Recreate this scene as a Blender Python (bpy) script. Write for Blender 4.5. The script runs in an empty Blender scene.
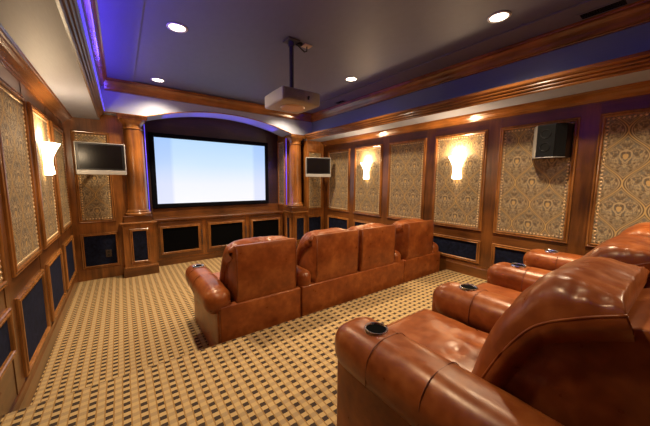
import bpy, bmesh, math, random
from mathutils import Vector, Matrix, noise
random.seed(4)
PI = math.pi
S = bpy.context.scene
COL = S.collection

# ------------------------------------------------------------------ camera
def cam_matrix(yaw, pitch, roll):
    cy, sy, cp, sp, cr, sr = math.cos(yaw), math.sin(yaw), math.cos(pitch), math.sin(pitch), math.cos(roll), math.sin(roll)
    fw = Vector((sy*cp, cy*cp, sp)); rt = Vector((cy, -sy, 0)); up = rt.cross(fw)
    r2 = rt*cr + up*sr; u2 = -rt*sr + up*cr
    m = Matrix((r2, u2, -fw)).transposed().to_4x4()
    return m
cd = bpy.data.cameras.new('camera'); cam = bpy.data.objects.new('camera', cd); COL.objects.link(cam)
cam.matrix_world = Matrix.Translation((0, 0, 1.5)) @ cam_matrix(0.6334308, -0.11482823, 0.00712089)
cd.sensor_width = 36; cd.lens = 277.265/650*36; cd.clip_start = 0.02
S.camera = cam
# ------------------------------------------------------------------ exposure, world
S.view_settings.view_transform = 'Standard'; S.view_settings.look = 'None'
S.view_settings.exposure = 0.0; S.view_settings.gamma = 1.0; S.view_settings.use_curve_mapping = False
W = bpy.data.worlds.new('world'); S.world = W; W.use_nodes = True
W.node_tree.nodes['Background'].inputs[0].default_value = (0.01, 0.009, 0.008, 1)
W.node_tree.nodes['Background'].inputs[1].default_value = 0.3
P_DOWN = 190.0      # downlight spot power
P_SCONCE = 22.0
E_SCREEN = 1.0
P_BLUE = 7.0
WARM = (1.0, 0.80, 0.56); WARM2 = (1.0, 0.74, 0.46); BLUE = (0.10, 0.055, 1.0)

# ------------------------------------------------------------------ room measures
LX, RX = -0.60, 3.73
YB = -1.5
SOF = 2.36; CEIL = 2.885
FACE = 5.08; WINGL = 5.30; WINGR = 5.12; ALC = 5.82
PLAT_Y, PLAT_Z = 2.10, 0.25

# ------------------------------------------------------------------ materials
def nt(name):
    m = bpy.data.materials.new(name); m.use_nodes = True
    t = m.node_tree; b = t.nodes['Principled BSDF']
    return m, t, b
def N(t, k, **kw):
    n = t.nodes.new(k)
    for a, v in kw.items():
        if a == 'inp':
            for i, x in v.items(): n.inputs[i].default_value = x
        else: setattr(n, a, v)
    return n
def lk(t, a, b): t.links.new(a, b)
def math_(t, op, a, b=None, c=None):
    n = t.nodes.new('ShaderNodeMath'); n.operation = op
    for i, v in enumerate((a, b, c)):
        if v is None: continue
        if isinstance(v, (int, float)): n.inputs[i].default_value = v
        else: t.links.new(v, n.inputs[i])
    return n.outputs[0]
def ramp(t, fac, stops, interp='LINEAR'):
    r = t.nodes.new('ShaderNodeValToRGB'); r.color_ramp.interpolation = interp
    e = r.color_ramp.elements
    while len(e) < len(stops): e.new(0.5)
    for i, (p, c) in enumerate(stops): e[i].position = p; e[i].color = (*c, 1)
    t.links.new(fac, r.inputs[0]); return r.outputs[0]
def mix(t, fac, a, b):
    n = t.nodes.new('ShaderNodeMix'); n.data_type = 'RGBA'
    for s, v in ((n.inputs[0], fac), (n.inputs[6], a), (n.inputs[7], b)):
        if isinstance(v, (int, float)): s.default_value = v
        elif isinstance(v, tuple): s.default_value = (*v, 1)
        else: t.links.new(v, s)
    return n.outputs[2]
def bump(t, b, h, st=0.3, d=0.01):
    n = N(t, 'ShaderNodeBump', inp={'Strength': st, 'Distance': d}); lk(t, h, n.inputs['Height']); lk(t, n.outputs[0], b.inputs['Normal'])

def wood(name, axis, dark=(0.036, 0.011, 0.003), light=(0.19, 0.064, 0.013), rough=0.3):
    m, t, b = nt(name)
    g = N(t, 'ShaderNodeNewGeometry'); mp = N(t, 'ShaderNodeMapping')
    sc = {'x': (1.2, 14, 14), 'y': (14, 1.2, 14), 'z': (14, 14, 1.2)}[axis]
    mp.inputs['Scale'].default_value = sc; lk(t, g.outputs['Position'], mp.inputs[0])
    n1 = N(t, 'ShaderNodeTexNoise', inp={'Scale': 1.6, 'Detail': 7, 'Roughness': 0.62, 'Distortion': 0.6}); lk(t, mp.outputs[0], n1.inputs[0])
    n2 = N(t, 'ShaderNodeTexNoise', inp={'Scale': 2.2, 'Detail': 3}); lk(t, g.outputs['Position'], n2.inputs[0])
    f = math_(t, 'ADD', math_(t, 'MULTIPLY', n1.outputs[0], 0.42), math_(t, 'MULTIPLY', n2.outputs[0], 0.58))
    mid = tuple((a+c)/2 for a, c in zip(dark, light))
    c = ramp(t, f, [(0.34, dark), (0.50, mid), (0.64, light)])
    lk(t, c, b.inputs['Base Color']); b.inputs['Roughness'].default_value = rough
    b.inputs['Coat Weight'].default_value = 0.35; b.inputs['Coat Roughness'].default_value = 0.18
    bump(t, b, n1.outputs[0], 0.12, 0.004)
    return m
WOODX, WOODY, WOODZ = wood('stained_wood_x', 'x'), wood('stained_wood_y', 'y'), wood('stained_wood_z', 'z', (0.075, 0.023, 0.004), (0.38, 0.130, 0.024))
STILEW = wood('stile_wood', 'z', (0.040, 0.012, 0.003), (0.22, 0.075, 0.015))
MOULD = wood('moulding_wood', 'z', (0.12, 0.042, 0.009), (0.42, 0.165, 0.040), 0.20)
CROWN = wood('crown_wood', 'y', (0.10, 0.033, 0.007), (0.34, 0.12, 0.025), 0.20)
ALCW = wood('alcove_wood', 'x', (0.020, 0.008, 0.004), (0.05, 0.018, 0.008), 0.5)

def paint(name, col, rough=0.55):
    m, t, b = nt(name)
    n = N(t, 'ShaderNodeTexNoise', inp={'Scale': 60, 'Detail': 3}); 
    c = ramp(t, n.outputs[0], [(0.3, tuple(x*0.93 for x in col)), (0.7, col)])
    lk(t, c, b.inputs['Base Color']); b.inputs['Roughness'].default_value = rough
    bump(t, b, n.outputs[0], 0.06, 0.002); return m
PAINT = paint('grey_blue_paint', (0.30, 0.32, 0.40))
CPAINT = paint('grey_ceiling_paint', (0.095, 0.100, 0.155))
SHADED_PAINT = paint('shaded_frieze_paint', (0.15, 0.18, 0.28))  # same paint as the header, darkened: shade put into the side friezes' colour
PAINT2 = paint('grey_ceiling_border_paint', (0.12, 0.12, 0.14))

def leather():
    m, t, b = nt('cognac_leather')
    tc = N(t, 'ShaderNodeNewGeometry')
    n1 = N(t, 'ShaderNodeTexNoise', inp={'Scale': 5.5, 'Detail': 3, 'Roughness': 0.5}); lk(t, tc.outputs['Position'], n1.inputs[0])
    n2 = N(t, 'ShaderNodeTexNoise', inp={'Scale': 22, 'Detail': 2, 'Roughness': 0.5}); lk(t, tc.outputs['Position'], n2.inputs[0])
    f = math_(t, 'ADD', math_(t, 'MULTIPLY', n1.outputs[0], 0.7), math_(t, 'MULTIPLY', n2.outputs[0], 0.3))
    c = ramp(t, f, [(0.30, (0.15, 0.031, 0.007)), (0.5, (0.235, 0.056, 0.011)), (0.72, (0.36, 0.104, 0.023))])
    lk(t, c, b.inputs['Base Color'])
    b.inputs['Specular IOR Level'].default_value = 0.5; b.inputs['Specular Tint'].default_value = (1.0, 0.80, 0.62, 1)
    r = ramp(t, n2.outputs[0], [(0.2, (0.26,)*3), (0.8, (0.40,)*3)]); lk(t, r, b.inputs['Roughness'])
    h = n2.outputs[0]
    bump(t, b, h, 0.09, 0.008); return m
LEATHER = leather()
def simple(name, col, rough=0.5, metal=0.0, emis=None, es=0, spec=0.5):
    m, t, b = nt(name)
    n = N(t, 'ShaderNodeTexNoise', inp={'Scale': 35, 'Detail': 2})
    c = ramp(t, n.outputs[0], [(0.3, tuple(x*0.88 for x in col)), (0.7, col)])
    lk(t, c, b.inputs['Base Color']); b.inputs['Roughness'].default_value = rough; b.inputs['Metallic'].default_value = metal
    b.inputs['Specular IOR Level'].default_value = spec
    if emis: b.inputs['Emission Color'].default_value = (*emis, 1); b.inputs['Emission Strength'].default_value = es
    return m
SEAM = simple('dark_stitching', (0.17, 0.040, 0.009), 0.5)
CHROME = simple('chrome', (0.8, 0.8, 0.8), 0.15, 1.0)
BLACK = simple('black_plastic', (0.006, 0.006, 0.007), 0.35)
VOID = simple('matt_black', (0.002, 0.002, 0.002), 0.95, spec=0.05)
SCRFRAME = simple('black_velvet_frame', (0.003, 0.003, 0.005), 0.9, spec=0.1)
SILVER = simple('silver_plastic', (0.55, 0.53, 0.5), 0.3, 0.3)
DGREY = simple('dark_grey_metal', (0.06, 0.055, 0.06), 0.45, 0.4)
PROJ = simple('projector_plastic', (0.36, 0.33, 0.31), 0.45)
BRASS = simple('aged_brass', (0.80, 0.56, 0.30), 0.38, 0.7)
TVGLASS = simple('television_glass', (0.008, 0.006, 0.006), 0.22, spec=0.2)
GRILLE = simple('speaker_grille_cloth', (0.006, 0.006, 0.006), 0.85, spec=0.2)
LAMPGLOW = simple('lamp_lens', (1, 1, 1), 0.5, 0, (1.0, 0.86, 0.66), 14)
SHADE = simple('frosted_glass_shade', (0.9, 0.85, 0.75), 0.4, 0, (1.0, 0.80, 0.50), 7.0)
LEDM = simple('blue_led_rope', (0.1, 0.05, 0.6), 0.5, 0, (0.13, 0.09, 1.0), 1.0)

def velvet():
    m, t, b = nt('navy_velvet')
    n = N(t, 'ShaderNodeTexNoise', inp={'Scale': 14, 'Detail': 4, 'Distortion': 1.5})
    g = N(t, 'ShaderNodeNewGeometry'); lk(t, g.outputs['Position'], n.inputs[0])
    c = ramp(t, n.outputs[0], [(0.3, (0.003, 0.004, 0.010)), (0.7, (0.010, 0.013, 0.032))])
    lk(t, c, b.inputs['Base Color']); b.inputs['Roughness'].default_value = 0.85
    b.inputs['Specular IOR Level'].default_value = 0.12; b.inputs['Sheen Weight'].default_value = 0.03; b.inputs['Sheen Tint'].default_value = (0.2, 0.25, 0.6, 1)
    return m
VELVET = velvet()

def damask():
    m, t, b = nt('ogee_damask_fabric')
    P, Q = 0.325, 0.48
    tc = N(t, 'ShaderNodeTexCoord'); sp = N(t, 'ShaderNodeSeparateXYZ'); lk(t, tc.outputs['Object'], sp.inputs[0])
    u, v = sp.outputs[0], math_(t, 'ADD', sp.outputs[2], 0.013)
    tt = math_(t, 'PINGPONG', u, P/2)
    w = math_(t, 'MULTIPLY', math_(t, 'ADD', math_(t, 'COSINE', math_(t, 'MULTIPLY', v, 2*PI/Q)), 1.0), P/4)
    d = math_(t, 'SUBTRACT', tt, w); ad = math_(t, 'ABSOLUTE', d)
    isB = math_(t, 'GREATER_THAN', d, 0.0)
    inv = math_(t, 'SUBTRACT', 1.0, isB)
    tl = math_(t, 'ADD', math_(t, 'MULTIPLY', tt, inv), math_(t, 'MULTIPLY', math_(t, 'SUBTRACT', P/2, tt), isB))
    vl0 = math_(t, 'ADD', v, math_(t, 'MULTIPLY', isB, Q/2))
    vl = math_(t, 'SUBTRACT', math_(t, 'FLOORED_MODULO', math_(t, 'ADD', vl0, Q/2), Q), Q/2)
    cb = N(t, 'ShaderNodeCombineXYZ'); lk(t, tl, cb.inputs[0]); lk(t, vl, cb.inputs[1])
    n1 = N(t, 'ShaderNodeTexNoise', inp={'Scale': 34, 'Detail': 2.5, 'Distortion': 1.2}); lk(t, cb.outputs[0], n1.inputs[0])
    n2 = N(t, 'ShaderNodeTexVoronoi', inp={'Scale': 42}); n2.feature = 'DISTANCE_TO_EDGE'; lk(t, cb.outputs[0], n2.inputs[0])
    tan, blue, brown, gold = (0.42, 0.30, 0.155), (0.150, 0.130, 0.100), (0.11, 0.062, 0.028), (0.50, 0.31, 0.11)
    c = ramp(t, n1.outputs[0], [(0.0, blue), (0.42, brown), (0.50, tan), (0.60, blue), (0.68, tan)], 'CONSTANT')
    edge = math_(t, 'LESS_THAN', n2.outputs[0], 0.035)
    c = mix(t, math_(t, 'MULTIPLY', edge, 0.65), c, brown)
    # heart medallion in every ogee
    r = math_(t, 'SQRT', math_(t, 'ADD', math_(t, 'POWER', math_(t, 'MULTIPLY', tl, 1.3), 2.0), math_(t, 'POWER', math_(t, 'ADD', vl, math_(t, 'MULTIPLY', tl, -0.5)), 2.0)))
    ring = math_(t, 'LESS_THAN', math_(t, 'ABSOLUTE', math_(t, 'SUBTRACT', r, 0.05)), 0.006)
    c = mix(t, ring, c, tan)
    core = math_(t, 'LESS_THAN', r, 0.024); c = mix(t, core, c, gold)
    b1 = math_(t, 'LESS_THAN', ad, 0.030); c = mix(t, math_(t, 'MULTIPLY', b1, 0.88), c, brown)
    b2 = math_(t, 'LESS_THAN', math_(t, 'ABSOLUTE', math_(t, 'SUBTRACT', ad, 0.019)), 0.004); c = mix(t, b2, c, tan)
    b3 = math_(t, 'LESS_THAN', ad, 0.0055); c = mix(t, b3, c, gold)
    wv = N(t, 'ShaderNodeTexNoise', inp={'Scale': 260, 'Detail': 1}); lk(t, tc.outputs['Object'], wv.inputs[0])
    c = mix(t, math_(t, 'MULTIPLY', wv.outputs[0], 0.25), c, (0.30, 0.23, 0.13))
    lk(t, c, b.inputs['Base Color']); b.inputs['Roughness'].default_value = 0.8
    b.inputs['Specular IOR Level'].default_value = 0.25
    bump(t, b, wv.outputs[0], 0.2, 0.003); return m
DAMASK = damask()

def carpet():
    m, t, b = nt('patterned_carpet')
    PX, PY = 0.077, 0.056
    g = N(t, 'ShaderNodeNewGeometry'); sp = N(t, 'ShaderNodeSeparateXYZ'); lk(t, g.outputs['Position'], sp.inputs[0])
    nz = N(t, 'ShaderNodeTexNoise', inp={'Scale': 170, 'Detail': 2}); lk(t, g.outputs['Position'], nz.inputs[0])
    wob = math_(t, 'MULTIPLY', math_(t, 'SUBTRACT', nz.outputs[0], 0.5), 0.08)
    fx = math_(t, 'FRACT', math_(t, 'ADD', math_(t, 'DIVIDE', math_(t, 'ADD', sp.outputs[0], 10.0), PX), wob))
    zy = math_(t, 'ADD', sp.outputs[1], math_(t, 'MULTIPLY', sp.outputs[2], -1.0))
    fy = math_(t, 'FRACT', math_(t, 'ADD', math_(t, 'DIVIDE', math_(t, 'ADD', zy, 10.0), PY), wob))
    colA = math_(t, 'LESS_THAN', fx, 0.5)
    rowA = math_(t, 'LESS_THAN', fy, 0.50)
    tan, dark, mid, line = (0.50, 0.335, 0.145), (0.035, 0.022, 0.020), (0.36, 0.245, 0.125), (0.30, 0.165, 0.055)
    ca = mix(t, rowA, tan, dark); cb_ = mix(t, rowA, tan, mid)
    c = mix(t, colA, cb_, ca)
    ln = math_(t, 'LESS_THAN', math_(t, 'ABSOLUTE', math_(t, 'SUBTRACT', math_(t, 'FRACT', math_(t, 'MULTIPLY', fx, 2.0)), 0.5)), 0.41)
    c = mix(t, math_(t, 'SUBTRACT', 1.0, ln), c, line)
    c = mix(t, math_(t, 'MULTIPLY', nz.outputs[0], 0.16), c, (0.28, 0.19, 0.09))
    lk(t, c, b.inputs['Base Color']); b.inputs['Roughness'].default_value = 0.95; b.inputs['Specular IOR Level'].default_value = 0.1
    bump(t, b, nz.outputs[0], 0.5, 0.006); return m
CARPET = carpet()

def screen_mat():
    m, t, b = nt('projected_picture')
    tc = N(t, 'ShaderNodeTexCoord'); sp = N(t, 'ShaderNodeSeparateXYZ'); lk(t, tc.outputs['Object'], sp.inputs[0])
    v = math_(t, 'ADD', math_(t, 'DIVIDE', sp.outputs[2], 1.17), 0.5)
    base = ramp(t, v, [(0.0, (0.93, 0.94, 1.0)), (0.3, (0.86, 0.90, 1.0)), (0.62, (0.62, 0.80, 1.0)), (1.0, (0.50, 0.73, 1.0))])
    side = ramp(t, math_(t, 'ABSOLUTE', sp.outputs[0]), [(0.74, (1, 1, 1)), (0.80, (0.80, 0.84, 1.0))])
    n = t.nodes.new('ShaderNodeMix'); n.data_type = 'RGBA'; n.blend_type = 'MULTIPLY'; n.inputs[0].default_value = 1
    lk(t, base, n.inputs[6]); lk(t, side, n.inputs[7])
    b.inputs['Base Color'].default_value = (0.05, 0.05, 0.05, 1); b.inputs['Roughness'].default_value = 0.9
    lk(t, n.outputs[2], b.inputs['Emission Color']); b.inputs['Emission Strength'].default_value = E_SCREEN
    return m
SCREEN = screen_mat()

# ------------------------------------------------------------------ geometry helpers
def link(name, bm, mat, parent=None, smooth=False, loc=None, angle=None):
    me = bpy.data.meshes.new(name); bmesh.ops.recalc_face_normals(bm, faces=bm.faces[:]); bm.to_mesh(me); bm.free()
    me.materials.append(mat)
    if smooth:
        for p in me.polygons: p.use_smooth = True
        if angle: me.set_sharp_from_angle(angle=math.radians(angle))
    o = bpy.data.objects.new(name, me); COL.objects.link(o)
    if parent: o.parent = parent
    if loc: o.location = loc
    return o
def tag(o, label=None, cat=None, group=None, kind=None):
    if label: o['label'] = label
    if cat: o['category'] = cat
    if group: o['group'] = group
    if kind: o['kind'] = kind
    return o
def thing(name, label, cat, loc=(0, 0, 0), rz=0, group=None):
    o = bpy.data.objects.new(name, None); COL.objects.link(o); o.location = loc; o.rotation_euler = (0, 0, rz)
    o.empty_display_size = 0.1
    return tag(o, label, cat, group)
def box(bm, a, b, bev=0):
    c = [(x+y)/2 for x, y in zip(a, b)]; s = [abs(y-x) for x, y in zip(a, b)]
    r = bmesh.ops.create_cube(bm, size=1, matrix=Matrix.Translation(c) @ Matrix.Diagonal((*s, 1)))
    if bev:
        vs = set(r['verts']); es = [e for e in bm.edges if e.verts[0] in vs and e.verts[1] in vs]
        bmesh.ops.bevel(bm, geom=es, offset=bev, segments=2, affect='EDGES', profile=0.5)
    return bm
def bx(a, b, bev=0): return box(bmesh.new(), a, b, bev)
def prism(pts, axis, a, b):
    """closed 2D outline extruded along axis ('x': pts=(y,z), 'y': pts=(x,z), 'z': pts=(x,y))"""
    bm = bmesh.new()
    def P(p, t): return {'x': (t, p[0], p[1]), 'y': (p[0], t, p[1]), 'z': (p[0], p[1], t)}[axis]
    v0 = [bm.verts.new(P(p, a)) for p in pts]; v1 = [bm.verts.new(P(p, b)) for p in pts]
    n = len(pts)
    for i in range(n): bm.faces.new((v0[i], v0[(i+1) % n], v1[(i+1) % n], v1[i]))
    bm.faces.new(v0); bm.faces.new(v1[::-1]); return bm
def lathe(prof, cx=0, cy=0, seg=32, bm=None, flute=None, a0=0, a1=2*PI):
    bm = bm or bmesh.new(); rings = []
    full = abs(a1-a0-2*PI) < 1e-6; cnt = seg if full else seg+1
    for r, z in prof:
        ring = []
        for k in range(cnt):
            a = a0+(a1-a0)*k/seg; rr = r*(flute(a, z) if flute else 1)
            ring.append(bm.verts.new((cx+rr*math.cos(a), cy+rr*math.sin(a), z)))
        rings.append(ring)
    for A, B in zip(rings, rings[1:]):
        for k in range(cnt if full else seg):
            j = (k+1) % cnt
            bm.faces.new((A[k], A[j], B[j], B[k]))
    if full:
        for R_ in (rings[0], rings[-1]):
            try: bm.faces.new(R_)
            except ValueError: pass
    return bm
def tube(bm, pts, r, seg=6, closed=False):
    pts = [Vector(p) for p in pts]; n = len(pts); rings = []
    for i, p in enumerate(pts):
        a = pts[(i-1) % n] if (i or closed) else p; b = pts[(i+1) % n] if (i < n-1 or closed) else p
        t = (b-a).normalized(); u = t.orthogonal() if abs(t.z) > .9 else t.cross(Vector((0, 0, 1)))
        u.normalize(); w = t.cross(u)
        rings.append([bm.verts.new(p+r*(math.cos(2*PI*k/seg)*u+math.sin(2*PI*k/seg)*w)) for k in range(seg)])
    m = n if closed else n-1
    for i in range(m):
        A, B = rings[i], rings[(i+1) % n]
        for k in range(seg): bm.faces.new((A[k], A[(k+1) % seg], B[(k+1) % seg], B[k]))
    if not closed: bm.faces.new(rings[0]); bm.faces.new(rings[-1])
    return bm
def frame(w, h, prof, z0=0, bm=None):
    """mitred picture-frame moulding in the local x-z plane, facing -y; prof = (inset from outer edge, height out)"""
    bm = bm or bmesh.new(); loops = []
    for ins, out in prof:
        x, z = w/2-ins, h/2-ins
        loops.append([bm.verts.new((sx*x, -out, z0+sz*z)) for sx, sz in ((-1, -1), (1, -1), (1, 1), (-1, 1))])
    for A, B in zip(loops, loops[1:]):
        for k in range(4): bm.faces.new((A[k], A[(k+1) % 4], B[(k+1) % 4], B[k]))
    return bm
def soft_box(half, r, n=(8, 8, 8), puff=(0, 0, 0), fn=None, k=4):
    """rounded, puffed cushion centred on the origin. puff[i]: bulge of the faces on axis i"""
    bm = bmesh.new(); r = min(r, *[h*0.999 for h in half])
    ax = []
    for h, c in zip(half, n):
        l = [-h + r*(1-math.cos(PI/2*i/k)) * 1.0 for i in range(k)]
        l += [-h+r+(2*h-2*r)*i/c for i in range(c+1)]
        l += [h - r*(1-math.cos(PI/2*i/k)) for i in range(k-1, -1, -1)]
        ax.append(l)
    vd = {}
    def vert(p):
        key = tuple(round(x, 6) for x in p)
        if key in vd: return vd[key]
        q = Vector(p); inn = Vector([max(-(h-r), min(h-r, x)) for x, h in zip(q, half)])
        dd = q-inn
        if dd.length > 1e-9: q = inn+dd.normalized()*r
        u = [x/h for x, h in zip(q, half)]
        for i in range(3):
            if puff[i]:
                j, l = [a for a in range(3) if a != i]
                q[i] += (1 if u[i] > 0 else -1)*puff[i]*max(0, 1-u[j]**2)*max(0, 1-u[l]**2)*min(1, abs(u[i])*1.2)
        if fn: q = fn(q, u)
        vd[key] = bm.verts.new(q); return vd[key]
    for i in range(3):
        j, l = (i+1) % 3, (i+2) % 3
        for s in (-1, 1):
            for a in range(len(ax[j])-1):
                for b in range(len(ax[l])-1):
                    vs = []
                    for da, db in ((0, 0), (1, 0), (1, 1), (0, 1)):
                        p = [0, 0, 0]; p[i] = s*half[i]; p[j] = ax[j][a+da]; p[l] = ax[l][b+db]; vs.append(vert(p))
                    if len(set(vs)) == 4: 
                        try: bm.faces.new(vs)
                        except ValueError: pass
    return bm
def arc(cx, cy, r, a0, a1, n): return [(cx+r*math.cos(math.radians(a0+(a1-a0)*i/n)), cy+r*math.sin(math.radians(a0+(a1-a0)*i/n))) for i in range(n+1)]

# ------------------------------------------------------------------ structure
def struct(name, bm, mat, parent=None, smooth=False, angle=None):
    o = link(name, bm, mat, parent, smooth, angle=angle); 
    if not parent: o['kind'] = 'structure'
    return o
T = 0.12
struct('floor', bx((LX-T, YB-T, -0.12), (RX+T, ALC+T, 0.0)), CARPET)
struct('floor', bx((LX+0.002, YB+0.002, 0.0005), (RX-0.002, PLAT_Y, PLAT_Z), 0.012), CARPET)

# left wall and right wall: wood panelling slabs
wl = struct('wall_left', bx((LX-T, YB-T, 0), (LX, ALC+T, 3.05)), WOODY)
wr = struct('wall_right', bx((RX, YB-T, 0), (RX+T, ALC+T, 3.05)), WOODY)
struct('wall_back', bx((LX, YB-T, 0), (RX, YB, 3.05)), WOODX)
R_CENT = [4.6-0.862*k for k in range(7)]
L_CENT = [4.765, 3.83, 2.93, 2.03, 1.13]
def stiles(parent, x, s, edges):
    for a, b in edges:
        link('stile', bx((x, a, 0.16), (x+s*0.004, b, 2.27), 0.001), STILEW, parent)
stiles(wr, RX, -1, [(c+0.36, c+0.502) for c in R_CENT]+[(YB, R_CENT[-1]-0.37)])
stiles(wl, LX, 1, [(c+0.375, c+0.525) for c in L_CENT]+[(YB, L_CENT[-1]-0.375)])
# wall_front: alcove box and wings
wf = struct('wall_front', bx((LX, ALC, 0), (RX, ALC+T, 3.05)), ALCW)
def wing(x0, x1, y, r0, r1, top):
    pts = [(x0, 0), (x1, 0)]
    pts += arc(x1-r1, top-r1, r1, 0, 90, 6) if r1 else [(x1, top)]
    pts += arc(x0+r0, top-r0, r0, 90, 180, 6) if r0 else [(x0, top)]
    return prism(pts, 'y', y, y+0.12)
link('left_wing', wing(LX, 0.335, WINGL, 0.09, 0, SOF), WOODZ, wf)
struct('wall_front', wing(3.26, RX, WINGR+0.001, 0, 0.09, SOF), WOODZ)
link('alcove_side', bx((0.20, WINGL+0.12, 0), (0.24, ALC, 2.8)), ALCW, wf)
struct('wall_front', bx((2.93, 5.452, 0), (2.97, ALC, 2.8)), WOODZ)
struct('wall_front', bx((2.97, 5.452, 0), (3.4, 5.49, 2.44)), WOODZ)
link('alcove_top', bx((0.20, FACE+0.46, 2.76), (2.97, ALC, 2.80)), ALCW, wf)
link('wing_head', bx((-0.187, WINGL, 2.3601), (0.335, WINGL+0.12, 2.4449)), WOODZ, wf)
# arched header (painted) with thin gold bead along the arch
AX0, AX1, AZ, AP = 0.37, 2.88, 2.445, 2.655
hw = (AX1-AX0)/2; acx = (AX0+AX1)/2; ar = (hw**2+(AP-AZ)**2)/(2*(AP-AZ)); aa = math.asin(hw/ar)
arch = [(acx+ar*math.sin(-aa+2*aa*i/40), AP-ar+ar*math.cos(-aa+2*aa*i/40)) for i in range(41)]
def arch_header():
    bm = bmesh.new()
    xs = [-0.2]+[p[0] for p in arch]+[3.45]; zs = [AZ]+[p[1] for p in arch]+[AZ]
    for y in (FACE, FACE+0.46): pass
    g = [[bm.verts.new((x, y, z)) for x, z in ((xs[i], zs[i]), (xs[i], 2.92))] for i in range(len(xs)) for y in (FACE, FACE+0.46)]
    for i in range(len(xs)-1):
        f0, b0, f1, b1 = g[2*i], g[2*i+1], g[2*i+2], g[2*i+3]
        bm.faces.new((f0[0], f1[0], f1[1], f0[1])); bm.faces.new((b0[0], b0[1], b1[1], b1[0])); bm.faces.new((f0[0], b0[0], b1[0], f1[0])); bm.faces.new((f0[1], f1[1], b1[1], b0[1]))
    bm.faces.new((g[0][0], g[0][1], g[1][1], g[1][0])); e = len(g)-2
    bm.faces.new((g[e][0], g[e+1][0], g[e+1][1], g[e][1])); return bm
struct('wall_front', arch_header(), PAINT)
bm = bmesh.new(); tube(bm, [(-0.18, FACE-0.004, AZ)]+[(x, FACE-0.004, z) for x, z in arch]+[(3.2, FACE-0.004, AZ)], 0.008, 6)
struct('trim_1', bm, MOULD, smooth=True)

# ceiling: main tray, borders, soffits, friezes
ce = struct('ceiling', bx((-0.2, YB, CEIL+0.015), (3.5, FACE+0.3, CEIL+0.12)), CPAINT)
link('ceiling_border', bx((-0.2, YB, CEIL), (0.237, FACE+0.1, CEIL+0.0149)), CPAINT, ce)
link('ceiling_border', bx((2.985, YB, CEIL), (3.5, FACE+0.1, CEIL+0.0149)), PAINT2, ce)
link('soffit', bx((LX, YB, SOF), (-0.187, ALC, 2.44)), PAINT, ce)
link('frieze', bx((LX, YB, 2.4401), (-0.137, ALC, 3.0)), SHADED_PAINT, ce)
link('soffit', bx((3.249, YB, SOF), (RX, ALC, 2.47)), PAINT, ce)
link('frieze', bx((3.37, YB, 2.4701), (RX, ALC, 3.0)), SHADED_PAINT, ce)
link('soffit', bx((-0.135, YB, 2.45), (3.37, YB+0.3, 3.0)), PAINT, ce)
# crowns, profile given as (toward room from x-anchor, z)
def crown_y(name, x, s, prof, y0, y1, mat=CROWN):
    pts = [(x+s*a, z) for a, z in prof]
    return struct(name, prism(pts, 'y', y0, y1), mat)
wall_prof = [(0, 2.265), (0.012, 2.265), (0.016, 2.275), (0.022, 2.280), (0.026, 2.290), (0.038, 2.302), (0.058, 2.318), (0.078, 2.328), (0.085, 2.334), (0.094, 2.338), (0.098, 2.348), (0.105, 2.3585), (0, 2.3585)]
crown_y('trim_2', LX, 1, [(a*1.1, z) for a, z in wall_prof], YB, WINGL)
crown_y('trim_3', RX, -1, wall_prof, YB, WINGR)
led = [(0.0, 2.3595), (-0.012, 2.352), (0.004, 2.350), (0.012, 2.362), (0.010, 2.376), (0.022, 2.378), (0.030, 2.388), (0.028, 2.402), (0.040, 2.404), (0.048, 2.414), (0.046, 2.428), (0.056, 2.432), (0.066, 2.444), (0.066, 2.470), (0.055, 2.474), (0.0, 2.474)]
crown_y('trim_4', -0.188, 1, [(a*0.95, 2.3595+(z-2.3595)*0.72) for a, z in led], YB+0.3, FACE, wood('dull_crown_wood', 'y', (0.05, 0.018, 0.005), (0.14, 0.055, 0.016), 0.5))
crown_y('trim_5', 3.25, -1, led[:-1]+[(0.0, 2.474), (-0.119, 2.474), (-0.119, 2.4705), (0.0, 2.4705)], YB+0.3, FACE)
up = [(0, 2.735), (0.034, 2.735), (0.040, 2.742), (0.034, 2.750), (0.040, 2.762), (0.050, 2.790), (0.066, 2.820), (0.085, 2.845), (0.092, 2.850), (0.090, 2.862), (0.100, 2.868), (0.100, 2.8845), (0, 2.8845)]
crown_y('trim_6', -0.136, 1, [(a*(1.1 if a < 0.04 else 0.77), 2.79+(z-2.735)*0.63) for a, z in up], YB+0.3, FACE)
crown_y('trim_7', 3.37, -1, [(a*0.9, z) for a, z in up], YB+0.3, FACE)
pts = [(FACE-a*1.25, z) for a, z in up]
struct('trim_8', prism(pts, 'x', -0.10, 3.31), wood('front_crown_wood', 'x', (0.10, 0.033, 0.007), (0.34, 0.12, 0.025), 0.20))
# baseboards
def baseb(name, x, s, y0, y1, z):
    pts = [(x, z), (x+s*0.022, z), (x+s*0.022, z+0.12), (x+s*0.014, z+0.135), (x+s*0.010, z+0.155), (x, z+0.155)]
    return struct(name, prism(pts, 'y', y0, y1), WOODY)
baseb('baseboard_left', LX, 1, PLAT_Y, WINGL, 0); baseb('baseboard_left', LX, 1, YB, PLAT_Y, PLAT_Z)
baseb('baseboard_right', RX, -1, PLAT_Y, WINGR, 0); baseb('baseboard_right', RX, -1, YB, PLAT_Y, PLAT_Z)

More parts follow.
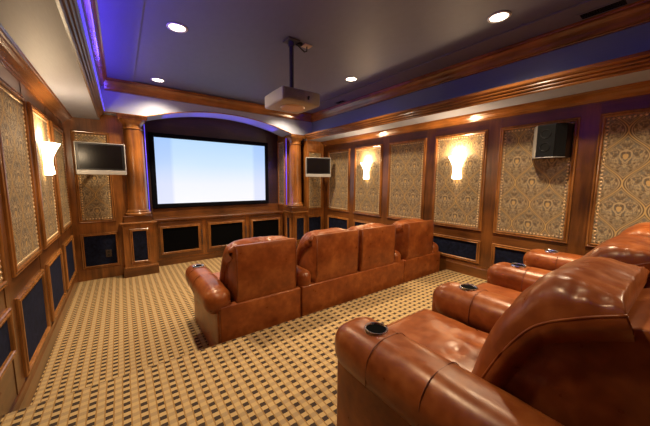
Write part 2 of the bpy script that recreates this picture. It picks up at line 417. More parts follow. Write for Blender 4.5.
# ------------------------------------------------------------------ wall panels
MP = [(0, 0.0), (0, 0.016), (0.006, 0.022), (0.012, 0.020), (0.014, 0.013), (0.020, 0.012), (0.024, 0.024), (0.032, 0.026), (0.038, 0.020), (0.040, 0.006)]
PANEL_MESH = {}
def nails(w, h):
    bm = bmesh.new(); sp = 0.034
    def hemi(x, z): 
        r = 0.0100; prev = None
        lv = []
        for ph in (0, 35, 65):
            a = math.radians(ph); lv.append([bm.verts.new((x+r*math.cos(a)*math.cos(k*PI/3), -0.010-0.7*r*math.sin(a), z+r*math.cos(a)*math.sin(k*PI/3))) for k in range(6)])
        tp = bm.verts.new((x, -0.010-0.7*r, z))
        for A, B in zip(lv, lv[1:]):
            for k in range(6): bm.faces.new((A[k], A[(k+1) % 6], B[(k+1) % 6], B[k]))
        for k in range(6): bm.faces.new((lv[-1][k], lv[-1][(k+1) % 6], tp))
    nx = round(w/sp); nz = round(h/sp)
    for i in range(nx+1):
        for s in (-1, 1): hemi(-w/2+w*i/nx, s*h/2)
    for i in range(1, nz):
        for s in (-1, 1): hemi(s*w/2, -h/2+h*i/nz)
    return bm
def damask_panel(loc, rz, w, h, label, group):
    t = thing('upholstered_wall_panel', label, 'wall panel', loc, rz, group)
    key = (round(w, 3), round(h, 3))
    if key in PANEL_MESH:
        for nm, me in PANEL_MESH[key]:
            o = bpy.data.objects.new(nm, me); COL.objects.link(o); o.parent = t
        return t
    a = link('fabric', bx((-w/2+0.03, -0.010, -h/2+0.03), (w/2-0.03, -0.001, h/2-0.03)), DAMASK, t)
    b = link('moulding', frame(w, h, MP), MOULD, t)
    c = link('nailhead_trim', nails(w-0.115, h-0.115), BRASS, t, True)
    PANEL_MESH[key] = [('fabric', a.data), ('moulding', b.data), ('nailhead_trim', c.data)]
    return t
def velvet_panel(loc, rz, w, h, label, group):
    t = thing('velvet_wall_panel', label, 'wall panel', loc, rz, group)
    link('fabric', bx((-w/2+0.03, -0.007, -h/2+0.03), (w/2-0.03, -0.001, h/2-0.03)), VELVET, t)
    link('moulding', frame(w, h, MP), MOULD, t); return t
UZ, UH = (0.870+2.150)/2, 1.28
rl = ['tan patterned fabric panel on right wall, closest to the far corner and right television',
      'tan patterned fabric panel on right wall behind the far glowing sconce',
      'tan patterned fabric panel on right wall, bare, between the two glowing sconces',
      'tan patterned fabric panel on right wall behind the nearer large glowing sconce',
      'tan patterned fabric panel on right wall behind the black speaker',
      'tan patterned fabric panel on right wall, right of the speaker above the recliners']
for k in range(6):
    damask_panel((RX-0.001, R_CENT[k], UZ), -PI/2, 0.72, UH, rl[k], 'patterned fabric panels on the right wall')
ll = ['tan patterned fabric panel on left wall, last one before the left television',
      'tan patterned fabric panel on left wall behind the glowing left sconce',
      'tan patterned fabric panel on left wall, first one nearer the camera than its sconce',
      'tan patterned fabric panel at the far left edge of the photo, cut by the frame']
for k in range(4):
    damask_panel((LX+0.001, L_CENT[k], UZ), PI/2, 0.75, UH, ll[k], 'patterned fabric panels on the left wall')
vl = ['navy velvet lower panel on right wall, closest to the far corner',
      'navy velvet lower panel on right wall under the far sconce',
      'navy velvet lower panel on right wall behind the rightmost front recliner',
      'navy velvet lower panel on right wall under the nearer sconce, right of the front recliners',
      'navy velvet lower panel on right wall below the speaker, behind rear armrests']
for k in range(5):
    zb = 0.18 if k < 3 else 0.435
    velvet_panel((RX-0.001, R_CENT[k], (zb+0.74)/2), -PI/2, 0.72, 0.74-zb, vl[k], 'navy velvet panels low on the right wall')
vm = ['navy velvet lower panel on left wall, closest to the front left corner',
      'navy velvet lower panel on left wall below the sconce',
      'navy velvet lower panel on left wall, large one just before the raised platform',
      'dark navy velvet lower panel at the left edge of the photo, above the platform']
for k in range(4):
    zb = 0.185 if k < 3 else 0.435
    velvet_panel((LX+0.001, L_CENT[k], (zb+0.73)/2), PI/2, 0.75, 0.73-zb, vm[k], 'navy velvet panels low on the left wall')
damask_panel((-0.305, WINGL-0.001, UZ+0.015), 0, 0.43, 1.32, 'narrow tan patterned panel behind the left television', 'narrow fabric panels beside the columns')
velvet_panel((-0.30, WINGL-0.001, 0.44), 0, 0.45, 0.53, 'black velvet lower panel with outlet under the left television', 'velvet panels beside the columns')
damask_panel((3.47, WINGR-0.001, UZ), 0, 0.40, 1.28, 'narrow tan patterned panel behind the right television', 'narrow fabric panels beside the columns')
velvet_panel((3.47, WINGR-0.001, 0.47), 0, 0.40, 0.53, 'dark velvet lower panel under the right television', 'velvet panels beside the columns')
damask_panel((2.929, 5.63, 1.66), -PI/2, 0.34, 1.45, 'narrow purple-lit fabric panel inside the alcove, between screen and right column', None)
t = thing('power_outlet', 'small dark power outlet plate low on left wing panel', 'outlet', (-0.21, WINGL-0.010, 0.38))
link('cover_plate', bx((-0.035, -0.005, -0.055), (0.035, 0.0, 0.055), 0.002), simple('dark_bronze_plate', (0.05, 0.03, 0.02), 0.4), t)
for s in (-1, 1): link('socket', bx((-0.015, -0.008, s*0.024-0.014), (0.015, -0.005, s*0.024+0.014), 0.002), BLACK, t)

# ------------------------------------------------------------------ pedestals and columns
def pedestal(cx, yf, yb, w, label, side=False):
    t = thing('pedestal', label, 'pedestal', (cx, yf, 0), 0, 'wooden pedestals under the columns')
    d = yb-yf; h = w/2
    link('body', bx((-h+0.012, 0.012, 0.0), (h-0.012, d, 0.80)), WOODZ, t)
    link('base', prism([(-h-0.012, -0.012), (h+0.012, -0.012), (h+0.012, d), (-h-0.012, d)], 'z', 0, 0.13), WOODX, t)
    bm = bx((-h-0.004, -0.004, 0.13), (h+0.004, d, 0.155), 0.006); link('base_moulding', bm, MOULD, t)
    bm = bx((-h, 0.0, 0.80), (h, d, 0.825), 0.006); box(bm, (-h-0.02, -0.02, 0.825), (h+0.02, d, 0.85), 0.006); link('cap', bm, MOULD, t)
    f = link('velvet_inset', bx((-0.09, 0.004, 0.24), (0.09, 0.0119, 0.71)), VELVET, t)
    m = frame(0.255, 0.545, [(a, b) for a, b in MP], 0.475); m.transform(Matrix.Translation((0, 0.012, 0))); link('inset_moulding', m, MOULD, t)
    if side:
        m = frame(0.20, 0.545, MP, 0.475); m.transform(Matrix.Translation((-h+0.0119, d/2, 0)) @ Matrix.Rotation(-PI/2, 4, 'Z')); link('inset_moulding', m, MOULD, t)
        link('velvet_inset', bx((-h+0.004, d/2-0.07, 0.24), (-h+0.0119, d/2+0.07, 0.71)), VELVET, t)
    bm = bx((-0.185, 0.03, 0.85), (0.185, d-0.001, 0.945), 0.004); link('plinth', bm, WOODX, t)
    return t
def column(cx, cy, label):
    t = thing('column', label, 'column', (cx, cy, 0.945), 0, 'round wooden columns flanking the screen')
    base = [(0.03, 0.0), (0.168, 0.0), (0.176, 0.012), (0.178, 0.03), (0.170, 0.045), (0.155, 0.050), (0.153, 0.058), (0.160, 0.064), (0.158, 0.074), (0.148, 0.080), (0.05, 0.0805)]
    link('column_base', lathe(base), MOULD, t, True, angle=50)
    sh = [(0.05, 0.08), (0.146, 0.081), (0.138, 0.10), (0.136, 0.4), (0.133, 0.8), (0.127, 1.15), (0.121, 1.31), (0.05, 1.311)]
    link('shaft', lathe(sh, seg=40), WOODZ, t, True, angle=50)
    cap = [(0.05, 1.31), (0.124, 1.311), (0.132, 1.316), (0.134, 1.326), (0.124, 1.332), (0.124, 1.385), (0.132, 1.392), (0.136, 1.400), (0.150, 1.412), (0.166, 1.435), (0.170, 1.445), (0.05, 1.446)]
    link('capital', lathe(cap, seg=40), MOULD, t, True, angle=50)
    bm = bx((-0.175, -0.175, 1.446), (0.175, 0.10, 1.470), 0.004); box(bm, (-0.19, -0.19, 1.470), (0.19, 0.10, 1.4985), 0.004)
    link('abacus', bm, MOULD, t); return t
pedestal(0.19, 5.12, WINGL-0.001, 0.44, 'panelled wooden pedestal with narrow velvet inset under left column')
pedestal(3.055, 5.05, 5.45, 0.36, 'panelled wooden pedestal under right column, partly behind the front seats', True)
column(0.20, 5.30-0.001, 'round stained wood column left of the screen'); column(3.06, 5.27, 'round stained wood column right of the screen, edged in blue light')

# ------------------------------------------------------------------ media cabinets
ctop = bx((0.425, 5.45, 0.795), (2.86, ALC-0.001, 0.83), 0.008)
tag(link('counter_top', ctop, WOODX), 'long wooden counter running under the projection screen', 'counter')
def cabinet(x0, x1, handle, label):
    w = x1-x0
    t = thing('media_cabinet', label, 'cabinet', ((x0+x1)/2, 5.50, 0), 0, 'cabinets under the projection screen')
    link('body', bx((-w/2, 0.0, 0.10), (w/2, 0.31, 0.7945)), WOODZ, t)
    link('toe_kick', bx((-w/2, -0.01, 0.0), (w/2, 0.30, 0.10)), WOODX, t)
    d = link('door', bx((-w/2+0.04, -0.022, 0.135), (w/2-0.03, -0.0005, 0.765), 0.003), WOODX, t)
    m = frame(w-0.14, 0.50, MP, 0.45); m.transform(Matrix.Translation((0, -0.022, 0))); link('door_moulding', m, MOULD, d)
    link('grille_cloth', bx((-w/2+0.105, -0.029, 0.235), (w/2-0.105, -0.0221, 0.665)), VOID, d)
    for hx in handle:
        bm = bmesh.new(); tube(bm, [(hx, -0.023, 0.32), (hx, -0.05, 0.34), (hx, -0.055, 0.45), (hx, -0.05, 0.56), (hx, -0.023, 0.58)], 0.006, 8)
        link('handle', bm, DGREY, d, True)
    return t
cabinet(0.425, 1.215, [0.345], 'leftmost wooden cabinet under the screen, next to the left pedestal')
cabinet(1.215, 2.05, [0.375], 'middle wooden cabinet under the screen with black cloth door')
cabinet(2.05, 2.86, [-0.350], 'rightmost wooden cabinet under the screen, above the left front recliner back')
tag(link('backsplash', bx((0.425, ALC-0.03, 0.8305), (2.925, ALC-0.001, 0.985), 0.004), WOODX), 'low wooden backboard between counter and screen', 'backboard')

# ------------------------------------------------------------------ projection screen
scx, scz, scw, sch = 1.549, 1.657, 2.066, 1.172
t = thing('projection_screen', 'large wide projection screen glowing pale blue in the alcove', 'screen', (scx, ALC-0.045, scz))
link('screen_surface', bx((-scw/2, -0.012, -sch/2), (scw/2, -0.004, sch/2)), SCREEN, t)
link('screen_frame', frame(scw+0.15, sch+0.15, [(0, -0.03), (0, 0.02), (0.006, 0.026), (0.068, 0.026), (0.075, 0.018), (0.075, -0.03)]), SCRFRAME, t)

# ------------------------------------------------------------------ televisions
def television(loc, rz, w, h, label, wall_back):
    t = thing('television', label, 'television', loc, rz, 'small televisions beside the screen')
    link('housing', bx((-w/2, -0.03, -h/2), (w/2, 0.03, h/2), 0.008), SILVER, t)
    link('bezel', bx((-w/2+0.012, -0.036, -h/2+0.062), (w/2-0.012, -0.0295, h/2-0.010), 0.003), BLACK, t)
    link('display', bx((-w/2+0.042, -0.038, -h/2+0.082), (w/2-0.042, -0.0355, h/2-0.032)), TVGLASS, t)
    link('speaker_bar', bx((-w/2+0.004, -0.040, -h/2-0.002), (w/2-0.004, -0.0295, -h/2+0.056), 0.006), SILVER, t)
    bm = bmesh.new(); tube(bm, [(0, 0.03, 0), wall_back], 0.022, 10); box(bm, (-0.08, 0.03, -0.08), (0.08, 0.045, 0.08), 0.004)
    link('wall_bracket', bm, DGREY, t, True, angle=30); return t
television((-0.195, 5.02, 1.785), 0, 0.555, 0.435, 'small silver-framed flat television on the left wing beside the left column', (0, 0.262, 0))
television((3.37, 4.84, 1.785), math.radians(-27), 0.53, 0.40, 'small silver-framed flat television angled out near the far right corner', (0.02, 0.24, 0))

# ------------------------------------------------------------------ ceiling lights
def downlight(x, y, label, visible=True):
    t = thing('recessed_ceiling_light', label, 'ceiling light', (x, y, CEIL+0.015), 0, 'recessed lights in the ceiling')
    link('trim_ring', lathe([(0.068, 0.0), (0.085, -0.0005), (0.088, -0.006), (0.070, -0.010), (0.066, -0.003)], seg=32), simple('white_trim', (0.7, 0.7, 0.7), 0.5), t, True)
    link('lens', lathe([(0.001, -0.006), (0.035, -0.006), (0.068, -0.004), (0.068, -0.001), (0.001, -0.001)], seg=32), LAMPGLOW, t, True)
    ld = bpy.data.lights.new('downlight', 'SPOT'); ld.energy = P_DOWN; ld.color = WARM; ld.spot_size = math.radians(135); ld.spot_blend = 1.0; ld.shadow_soft_size = 0.05
    lo = bpy.data.objects.new('downlight_bulb', ld); COL.objects.link(lo); lo.parent = t; lo.location = (0, 0, -0.03)
DL = [(0.51, 3.02, 'glowing recessed ceiling light, left one nearer the camera'), (0.515, 4.70, 'glowing recessed ceiling light, left one near the screen arch'),
      (2.65, 3.02, 'glowing recessed ceiling light right of the projector'), (2.685, 1.175, 'glowing recessed ceiling light nearest the camera, top right'),
      (2.65, 4.70, 'recessed ceiling light near the right column, behind the projector')]
for a in DL: downlight(*a)
for lx_, ly_, lp_ in ((2.65, -0.65, 1.9), (0.51, 1.175, 0.5)):
    ld = bpy.data.lights.new('downlight_overhead', 'SPOT'); ld.energy = P_DOWN*lp_; ld.color = WARM; ld.spot_size = math.radians(135); ld.spot_blend = 1.0; ld.shadow_soft_size = 0.06
    lo = bpy.data.objects.new('downlight_overhead', ld); COL.objects.link(lo); lo.location = (lx_, ly_, CEIL-0.02)

# ------------------------------------------------------------------ sconces
def sconce(x, y, s, label):
    t = thing('wall_sconce', label, 'wall lamp', (x, y, 1.54), 0, 'glowing glass wall sconces')
    a0, a1 = (-PI/2, PI/2) if s > 0 else (PI/2, 3*PI/2)
    fl = lambda a, z: 1+0.10*math.cos(a*10)*(1 if z > 0.2 else 0.6)
    prof = [(0.040, 0.0), (0.062, 0.012), (0.058, 0.05), (0.052, 0.12), (0.054, 0.15), (0.064, 0.19), (0.080, 0.235), (0.098, 0.275), (0.110, 0.300), (0.113, 0.305)]
    bm = lathe(prof, seg=40, flute=fl, a0=a0, a1=a1)
    bm.transform(Matrix.Translation((s*0.012, 0, 0)))
    o = link('glass_shade', bm, SHADE, t, True); md = o.modifiers.new('thick', 'SOLIDIFY'); md.thickness = 0.004
    link('back_plate', bx((0 if s > 0 else -0.012, -0.045, 0.02), (0.012 if s > 0 else 0, 0.045, 0.30), 0.004), BRASS, t)
    ld = bpy.data.lights.new('sconce_bulb', 'POINT'); ld.energy = P_SCONCE; ld.color = WARM2; ld.shadow_soft_size = 0.05
    lo = bpy.data.objects.new('sconce_bulb', ld); COL.objects.link(lo); lo.parent = t; lo.location = (s*0.065, 0, 0.335)
sconce(LX+0.011, 3.78, 1, 'glowing frosted glass sconce on the left wall')
sconce(RX-0.011, 3.74, -1, 'glowing glass sconce on the right wall farther from camera')
sconce(RX-0.011, 2.01, -1, 'glowing glass sconce on the right wall nearer to camera')

# ------------------------------------------------------------------ wall speaker
t = thing('wall_speaker', 'black wall speaker with silver edge hung on patterned panel, right wall', 'speaker', (RX-0.012, 0.97, 1.92))
plan = [(0.0, 0.20), (-0.09, 0.17), (-0.19, 0.115), (-0.205, -0.045), (-0.13, -0.115), (0.0, -0.135)]
link('cabinet', prism(plan, 'z', -0.165, 0.165), BLACK, t)
link('grille', prism([(-0.186, 0.112), (-0.196, 0.108), (-0.211, -0.042), (-0.200, -0.046)], 'z', -0.150, 0.155), GRILLE, t)
link('grille', prism([(-0.197, -0.057), (-0.203, -0.052), (-0.135, -0.117), (-0.131, -0.110)], 'z', -0.150, 0.155), GRILLE, t)
bm = prism([(-0.095, 0.172), (-0.190, 0.119), (-0.198, 0.112), (-0.187, 0.110), (-0.09, 0.165)], 'z', -0.165, 0.165)
link('side_panel', bm, simple('brushed_pewter', (0.22, 0.20, 0.18), 0.4, 0.4), t)
tr = bmesh.new(); tube(tr, [(-0.193, 0.117, -0.165), (-0.209, -0.045, -0.165), (-0.132, -0.117, -0.165)], 0.004, 6); link('edge_trim', tr, SILVER, t)
for z in (0.07, -0.06):
    bm = bmesh.new(); c = Vector((-0.2065, 0.035, z)); u = Vector((-0.015, -0.15, 0)).normalized()
    tube(bm, [c+0.042*(math.cos(2*PI*k/28)*u+math.sin(2*PI*k/28)*Vector((0, 0, 1))) for k in range(28)], 0.003, 6, True)
    link('driver', bm, BLACK, t, True)

# ------------------------------------------------------------------ projector
px, py = 1.475, 2.60
t = thing('projector', 'light grey projector hanging from a ceiling pole', 'projector', (px, py, CEIL+0.015))
def pf(q, u): q.x *= 1-0.06*max(0, u[1]); return q
bm = soft_box((0.215, 0.22, 0.065), 0.022, (4, 4, 2), (0, 0.012, 0.004), pf); bm.transform(Matrix.Translation((0, 0.01, -0.585)))
pb = link('body', bm, PROJ, t, True)
bm = lathe([(0.001, -0.668), (0.115, -0.668), (0.125, -0.655), (0.12, -0.640), (0.001, -0.640)], 0.0, -0.02, 36); link('lower_dome', bm, simple('bronze_plastic', (0.62, 0.43, 0.30), 0.4), t, True, angle=40)
bm = bmesh.new(); tube(bm, [(0.06, -0.222, -0.585), (0.06, -0.232, -0.585)], 0.010, 12); box(bm, (0.052, -0.228, -0.61), (0.068, -0.220, -0.585)); link('cable_port', bm, BLACK, t)
bm = bmesh.new()
for i in range(9): box(bm, (-0.195, -0.2225, -0.628+i*0.0105), (0.02, -0.218, -0.6245+i*0.0105))
link('vent_slats', bm, simple('vent_grey', (0.22, 0.20, 0.19), 0.5), t)
bm = bmesh.new(); tube(bm, [(0, 0.215, -0.585), (0, 0.26, -0.585)], 0.045, 24); link('lens_barrel', bm, BLACK, t, True, angle=40)
m_ = thing('projector_mount', 'dark ceiling pole and plate that hold the projector', 'mount', (px, py, CEIL+0.015))
link('ceiling_plate', bx((-0.065, -0.065, -0.014), (0.065, 0.065, -0.0005), 0.003), DGREY, m_)
bm = bmesh.new(); tube(bm, [(0, 0, -0.014), (0, 0, -0.50)], 0.023, 16); tube(bm, [(0, 0, -0.015), (0, 0, -0.06)], 0.032, 16); link('pole', bm, DGREY, m_, True, angle=40)
link('yoke', bx((-0.09, -0.06, -0.519), (0.09, 0.06, -0.50), 0.003), DGREY, m_)
t = thing('ceiling_cable_box', 'small tan cable box and dangling black cable on the ceiling beside the projector pole', 'cable box', (px+0.15, py-0.005, CEIL+0.015))
link('cover', bx((-0.015, -0.04, -0.010), (0.075, 0.04, -0.0005), 0.003), simple('tan_plate', (0.5, 0.36, 0.24), 0.5), t)
bm = bmesh.new(); tube(bm, [(-0.10, 0.0, -0.02), (-0.05, 0, -0.045), (0.0, 0, -0.07), (0.03, 0, -0.055), (0.03, 0, -0.012)], 0.007, 8); box(bm, (-0.09, -0.03, -0.03), (-0.04, 0.03, -0.001), 0.003); link('cable', bm, BLACK, t, True, angle=40)
t = thing('ceiling_vent', 'small dark slotted vent in the ceiling border near the far right', 'vent', (3.20, 3.93, CEIL))
bm = bx((-0.05, -0.12, -0.006), (0.05, 0.12, -0.0005), 0.002); link('frame', bm, PAINT2, t)
bm = bmesh.new()
for i in range(5): box(bm, (-0.036+i*0.016, -0.10, -0.009), (-0.028+i*0.016, 0.10, -0.0065))
link('slats', bm, VOID, t)
t = thing('ceiling_vent', 'dark slotted vent in the ceiling border at the top right edge', 'vent', (3.20, 0.62, CEIL))
bm = bx((-0.06, -0.15, -0.006), (0.06, 0.15, -0.0005), 0.002); link('frame', bm, PAINT2, t)
bm = bmesh.new()
for i in range(5): box(bm, (-0.044+i*0.019, -0.13, -0.009), (-0.033+i*0.019, 0.13, -0.0065))
link('slats', bm, VOID, t)

# ------------------------------------------------------------------ blue rope lights
def area(name, loc, rot, sx, sy, p, col, spread=180):
    ld = bpy.data.lights.new(name, 'AREA'); ld.shape = 'RECTANGLE'; ld.size = sx; ld.size_y = sy; ld.energy = p; ld.color = col; ld.spread = math.radians(spread)
    o = bpy.data.objects.new(name, ld); COL.objects.link(o); o.location = loc; o.rotation_euler = rot; return o
def rope(pts, label):
    bm = bmesh.new(); tube(bm, pts, 0.006, 8); return tag(link('led_rope_light', bm, LEDM, None, True), label, 'rope light', 'blue rope lights')
rope([(-0.118, y, 2.452) for y in (YB+0.35, 1, 3, FACE-0.02)], 'blue rope light lying on the left ceiling ledge')
area('cove_glow_left', (-0.112, 2.3, 2.465), (0, math.radians(181), 0), 0.012, 5.2, P_BLUE*5.0, BLUE)
rope([(3.30, y, 2.482) for y in (YB+0.35, 1, 3, FACE-0.02)], 'blue rope light lying on the right ceiling ledge')
area('cove_glow_right', (3.27, 3.9, 2.492), (0, PI, 0), 0.03, 2.2, P_BLUE*0.06, BLUE)
rope([(x, FACE+0.475, z+0.02) for x, z in arch[1:-1]], 'blue rope light following the inner edge of the arch')
area('arch_glow', (acx, FACE+0.26, 2.56), (math.radians(180), 0, 0), 1.1, 0.30, P_BLUE*0.20, BLUE)
for sg in (-1, 1): area('arch_glow', (acx+sg*0.82, FACE+0.26, 2.475), (math.radians(180), math.radians(-sg*14), 0), 0.6, 0.30, P_BLUE*0.12, BLUE)
rope([(0.358, 5.35, z) for z in (0.98, 1.6, 2.40)], 'vertical blue rope light behind the left column')
area('column_glow_left', (0.39, 5.34, 1.7), (0, math.radians(60), PI), 1.4, 0.02, P_BLUE*0.12, BLUE)
rope([(2.895, 5.36, z) for z in (0.98, 1.6, 2.40)], 'vertical blue rope light behind the right column')
area('column_glow_right', (2.88, 5.36, 1.7), (0, math.radians(-70), math.radians(60)), 1.4, 0.02, P_BLUE*0.2, BLUE)

# ------------------------------------------------------------------ theatre seats
def wrinkle(q, amp, f=(9, 3, 3), seed=0):
    v = noise.noise(Vector((q.x*f[0]+seed, q.y*f[1]-seed*2.3, q.z*f[2]+seed*.7)))
    w = noise.noise(Vector((q.x*f[0]*2.3+seed+7, q.y*f[1]*2-seed, q.z*f[2]*2+3)))
    return amp*(1-abs(v)*2.4)+amp*0.5*w
def make_arm(root, xc, w, cup, outer=0, zt=0.63, y0=0.02, y1=0.965, seed=0):
    h = 0.105; zc = zt-h; L = (y1-y0)/2
    def fn(q, u):
        q.z += 0.004*noise.noise(Vector((q.x*8+seed, q.y*5, 0)))
        q.x += 0.003*noise.noise(Vector((q.y*6, q.z*8+seed, 2)))
        return q
    bm = soft_box((w/2, L, h), min(0.088, w/2*0.85), (5, 24, 3), (0.012, 0.018, 0.010), fn, 6)
    bm.transform(Matrix.Translation((xc, (y0+y1)/2, zc)))
    a = link('armrest', bm, LEATHER, root, True)
    # side panel under the roll
    pa, pb = xc-w/2+0.012, xc+w/2-0.012
    if outer < 0: pa += -outer
    bm = soft_box(((pb-pa)/2, (y1-y0)/2-0.008, (zc)/2), 0.018, (3, 12, 5), (0.006, 0.008, 0), None, 3)
    bm.transform(Matrix.Translation(((pa+pb)/2, (y0+y1)/2-0.004, zc/2+0.004)))
    link('arm_panel', bm, LEATHER, root, True)
    # seams that go round the roll
    r = min(0.088, w/2*0.85)
    for k, ys in enumerate((y1-0.255, y1-0.49)):
        pts = []; wx, hz = w/2+0.0095, h+0.0065
        path = [(-wx, -hz+0.06)]+[(-(wx-r)-r*math.cos(t_), (hz-r)+r*math.sin(t_)) for t_ in [PI/2*i/6 for i in range(7)]]
        path += [(-x, z) for x, z in reversed(path)]
        for x, z in path:
            pu = 1-(min(1, abs(x)/(w/2)))**2
            pts.append((xc+x, ys, zc+z+0.006*pu-0.004))
        bm = bmesh.new(); tube(bm, pts, 0.0020, 6); link('seam', bm, SEAM, a, True)
    if cup:
        yc = y1-0.185; zz = zt+0.0085
        c = link('cup_holder', lathe([(0.041, -0.02), (0.041, 0.002), (0.044, 0.006), (0.049, 0.006), (0.052, 0.0), (0.052, -0.02)], xc, yc, 36), CHROME, a, True, angle=50)
        c.location.z = zz
        c2 = link('cup_shade_disc', lathe([(0.0005, 0.0005), (0.040, 0.0005), (0.041, -0.015), (0.0005, -0.015)], xc, yc, 36), VOID, c, True, angle=40)  # flat black disc: its colour stands for shade, no recess is cut
    return a
def make_seat(root, xc, w, seed=0, top=0.0):
    h = w/2
    # seat cushion
    def fs(q, u):
        top = max(0, u[2]); d = math.exp(-((q.y+0.05)/0.10)**2)*(1-abs(u[0])**2)
        q.z += top*(wrinkle(q, 0.010, (7, 16, 2), seed)*(0.25+d)) 
        return q
    bm = soft_box((h, 0.33, 0.10), 0.055, (22, 22, 3), (0, 0.02, 0.018), fs, 4)
    bm.transform(Matrix.Translation((xc, 0.635, 0.390)))
    link('seat_cushion', bm, LEATHER, root, True)
    bm = soft_box((h-0.004, 0.045, 0.14), 0.035, (6, 2, 6), (0, 0.015, 0), None, 3); bm.transform(Matrix.Translation((xc, 0.915, 0.20)))
    link('footrest', bm, LEATHER, root, True)
    # back shell: wedge with a flat rear panel
    edge = [(0.455, 0.44), (0.392, 0.60), (0.345, 0.706), (0.289, 0.80), (0.243, 0.846), (0.165, 0.894), (0.090, 0.930)]
    prof = [(0.015, 0.50), (0.000, 0.56), (-0.004, 0.75), (-0.002, 0.955-top), (0.008, 0.976-top), (0.050, 0.974-top)]+[(y-0.02, z-0.03) for y, z in reversed(edge)]
    bm = prism(prof, 'x', xc-h+0.022, xc+h-0.022)
    es = [e for e in bm.edges if len(e.link_faces) == 2 and any(len(f.verts) > 4 for f in e.link_faces)]
    bmesh.ops.bevel(bm, geom=es, offset=0.010, segments=3, affect='EDGES', profile=0.5)
    link('back_panel', bm, LEATHER, root, True, angle=50)
    for s in (-1, 1):
        bm = bmesh.new(); tube(bm, [(xc+s*(h-0.030), y-0.0042, z) for y, z in prof[1:4]], 0.0025, 6); link('seam', bm, SEAM, root, True)
    # pillowy front cushion: rises from the shell edge to a crest in the middle
    crest = [(0.49, 0.44), (0.440, 0.66), (0.392, 0.79), (0.325, 0.905), (0.258, 0.970), (0.190, 1.000), (0.118, 0.992)]
    def samp(P, v):
        f = v*(len(P)-1); i = min(int(f), len(P)-2); f -= i
        p = [P[max(0, min(len(P)-1, i+k))] for k in (-1, 0, 1, 2)]
        return [0.5*((2*p[1][j])+(-p[0][j]+p[2][j])*f+(2*p[0][j]-5*p[1][j]+4*p[2][j]-p[3][j])*f*f+(-p[0][j]+3*p[1][j]-3*p[2][j]+p[3][j])*f**3) for j in (0, 1)]
    bm = bmesh.new(); NU, NV = 48, 54; G = []
    for iv in range(NV+1):
        v = iv/NV; e = samp(edge, v); c_ = samp(crest, v); row = []
        d = Vector((0, c_[0]-e[0], c_[1]-e[1])); nrm = d.normalized()
        for iu in range(NU+1):
            u = -math.cos(PI*iu/NU)*0.35+(-1+2*iu/NU)*0.65; u = max(-1, min(1, u))
            w_ = (1-abs(u)**4.5)**0.5
            x = u*(h+0.004)
            # leather folds gathered toward the piping and the head roll
            q = Vector((x*10+seed, v*2.5+seed, seed*1.7)); q2 = Vector((x*30+v*5+seed, v*3, 3+seed))
            fold = (0.5-abs(noise.noise(q))*1.8)*0.007 + (0.35-abs(noise.noise(q2)))*0.012*(v**2.5+abs(u)**5*0.5)
            fold += 0.006*noise.noise(Vector((x*5, v*4, seed*3)))
            fold += (0.28-abs(noise.noise(Vector((v*13+seed*2, u*1.5, seed)))))*0.022*abs(u)**6*(0.4+v)
            sink = -0.010*math.exp(-((v-0.50)/0.05)**2)*(0.5+0.5*noise.noise(Vector((x*6, 0, seed))))
            rim = 1-0.45*max(0, (v-0.6)/0.4)**2
            p = Vector((xc+x, e[0], e[1]))+d*w_*rim+nrm*(fold+sink)*min(1, w_*1.6)
            row.append(bm.verts.new(p))
        dh = d.normalized()
        def side(sg):
            out = []
            for dx, dn in ((0.006, 0.022), (-0.004, 0.048), (-0.03, 0.075)):
                wv = 0.006*noise.noise(Vector((v*14, dn*30, seed*2.0+sg)))
                q = Vector((xc+sg*(h+0.004+dx+wv), e[0], e[1]))-dh*dn; q.y = max(q.y, 0.075); out.append(bm.verts.new(q))
            return out
        row = side(-1)[::-1]+row+side(1)
        G.append(row)
    for iv in range(NV):
        for iu in range(NU+6): bm.faces.new((G[iv][iu], G[iv][iu+1], G[iv+1][iu+1], G[iv+1][iu]))
    # closing strip tucked into the shell
    last = [bm.verts.new((v_.co.x, 0.098, min(v_.co.z, 0.905))) for v_ in G[-1]]
    for iu in range(NU+6): bm.faces.new((G[-1][iu], G[-1][iu+1], last[iu+1], last[iu]))
    c = link('back_cushion', bm, LEATHER, root, True)
    for s in (-1, 1):
        bm = bmesh.new(); tube(bm, [(xc+s*(h+0.002), *samp(edge, i/20)) for i in range(21)], 0.0045, 8); link('piping', bm, LEATHER, c, True)
    return c
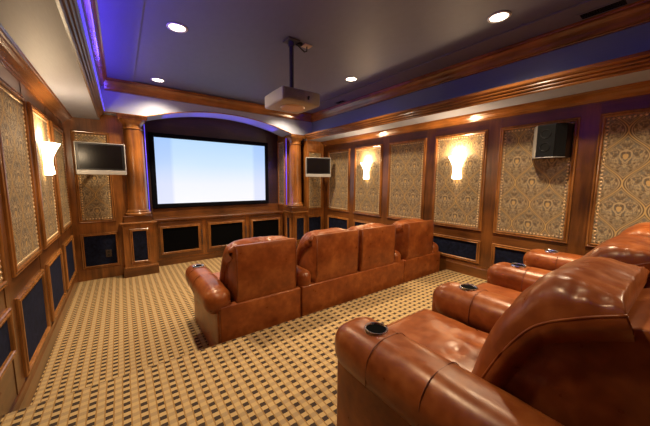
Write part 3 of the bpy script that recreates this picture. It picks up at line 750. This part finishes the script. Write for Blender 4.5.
def body(root, x0, x1):
    bm = soft_box(((x1-x0)/2, 0.42, 0.145), 0.02, (6, 8, 3), (0, 0, 0), None, 3); bm.transform(Matrix.Translation(((x0+x1)/2, 0.445, 0.149)))
    link('base', bm, LEATHER, root, True)
    bm = soft_box(((x1-x0)/2, 0.035, 0.247), 0.014, (10, 1, 6), (0, 0.006, 0), None, 3); bm.transform(Matrix.Translation(((x0+x1)/2, 0.036, 0.251)))
    link('lower_back_panel', bm, LEATHER, root, True)
G1 = 'leather seats in the front row'; G2 = 'leather recliners on the raised rear platform'
Y1 = 2.165
# front row, left recliner with its outer arm
t = thing('recliner', 'cognac leather recliner at the left end of the front row', 'recliner', (0.60, Y1, 0), 0, G1)
body(t, -0.03, 0.715); make_arm(t, -0.020, 0.205, True, outer=-0.065, seed=1, zt=0.63); make_seat(t, 0.388, 0.606, 1)
t = thing('loveseat', 'cognac leather two-seat recliner in the middle of the front row', 'loveseat', (1.33, Y1, 0), 0, G1)
body(t, 0.0, 1.525); make_arm(t, 0.065, 0.135, True, seed=2); make_seat(t, 0.437, 0.604, 2); make_seat(t, 1.042, 0.604, 3); make_arm(t, 1.42, 0.165, True, seed=3)
t = thing('recliner', 'cognac leather recliner at the right end of the front row by the wall', 'recliner', (2.86, Y1, 0), 0, G1)
body(t, 0.0, 0.81); make_seat(t, 0.315, 0.600, 4); make_arm(t, 0.725, 0.185, True, seed=5)
# rear row
Y2 = -0.01; ZR = PLAT_Z+0.001
t = thing('recliner', 'large cognac leather recliner closest to the camera on the platform', 'recliner', (0.835, Y2, ZR), 0, G2)
body(t, -0.06, 0.655); make_arm(t, 0.006, 0.236, True, outer=-0.028, seed=6, zt=0.615); make_seat(t, 0.390, 0.508, 7, 0.075)
t = thing('recliner', 'cognac leather recliner on the platform, second from the camera', 'recliner', (1.625, Y2, ZR), 0, G2)
body(t, -0.112, 0.612); make_arm(t, 0.0, 0.232, True, seed=8, zt=0.62); make_seat(t, 0.372, 0.475, 9, 0.075)
t = thing('recliner', 'cognac leather recliner on the platform nearest the right wall', 'recliner', (2.375, Y2, ZR), 0, G2)
body(t, -0.115, 0.87); make_arm(t, 0.0, 0.232, True, seed=10, zt=0.62); make_seat(t, 0.375, 0.475, 11, 0.075); make_arm(t, 0.755, 0.232, True, seed=12, zt=0.62)
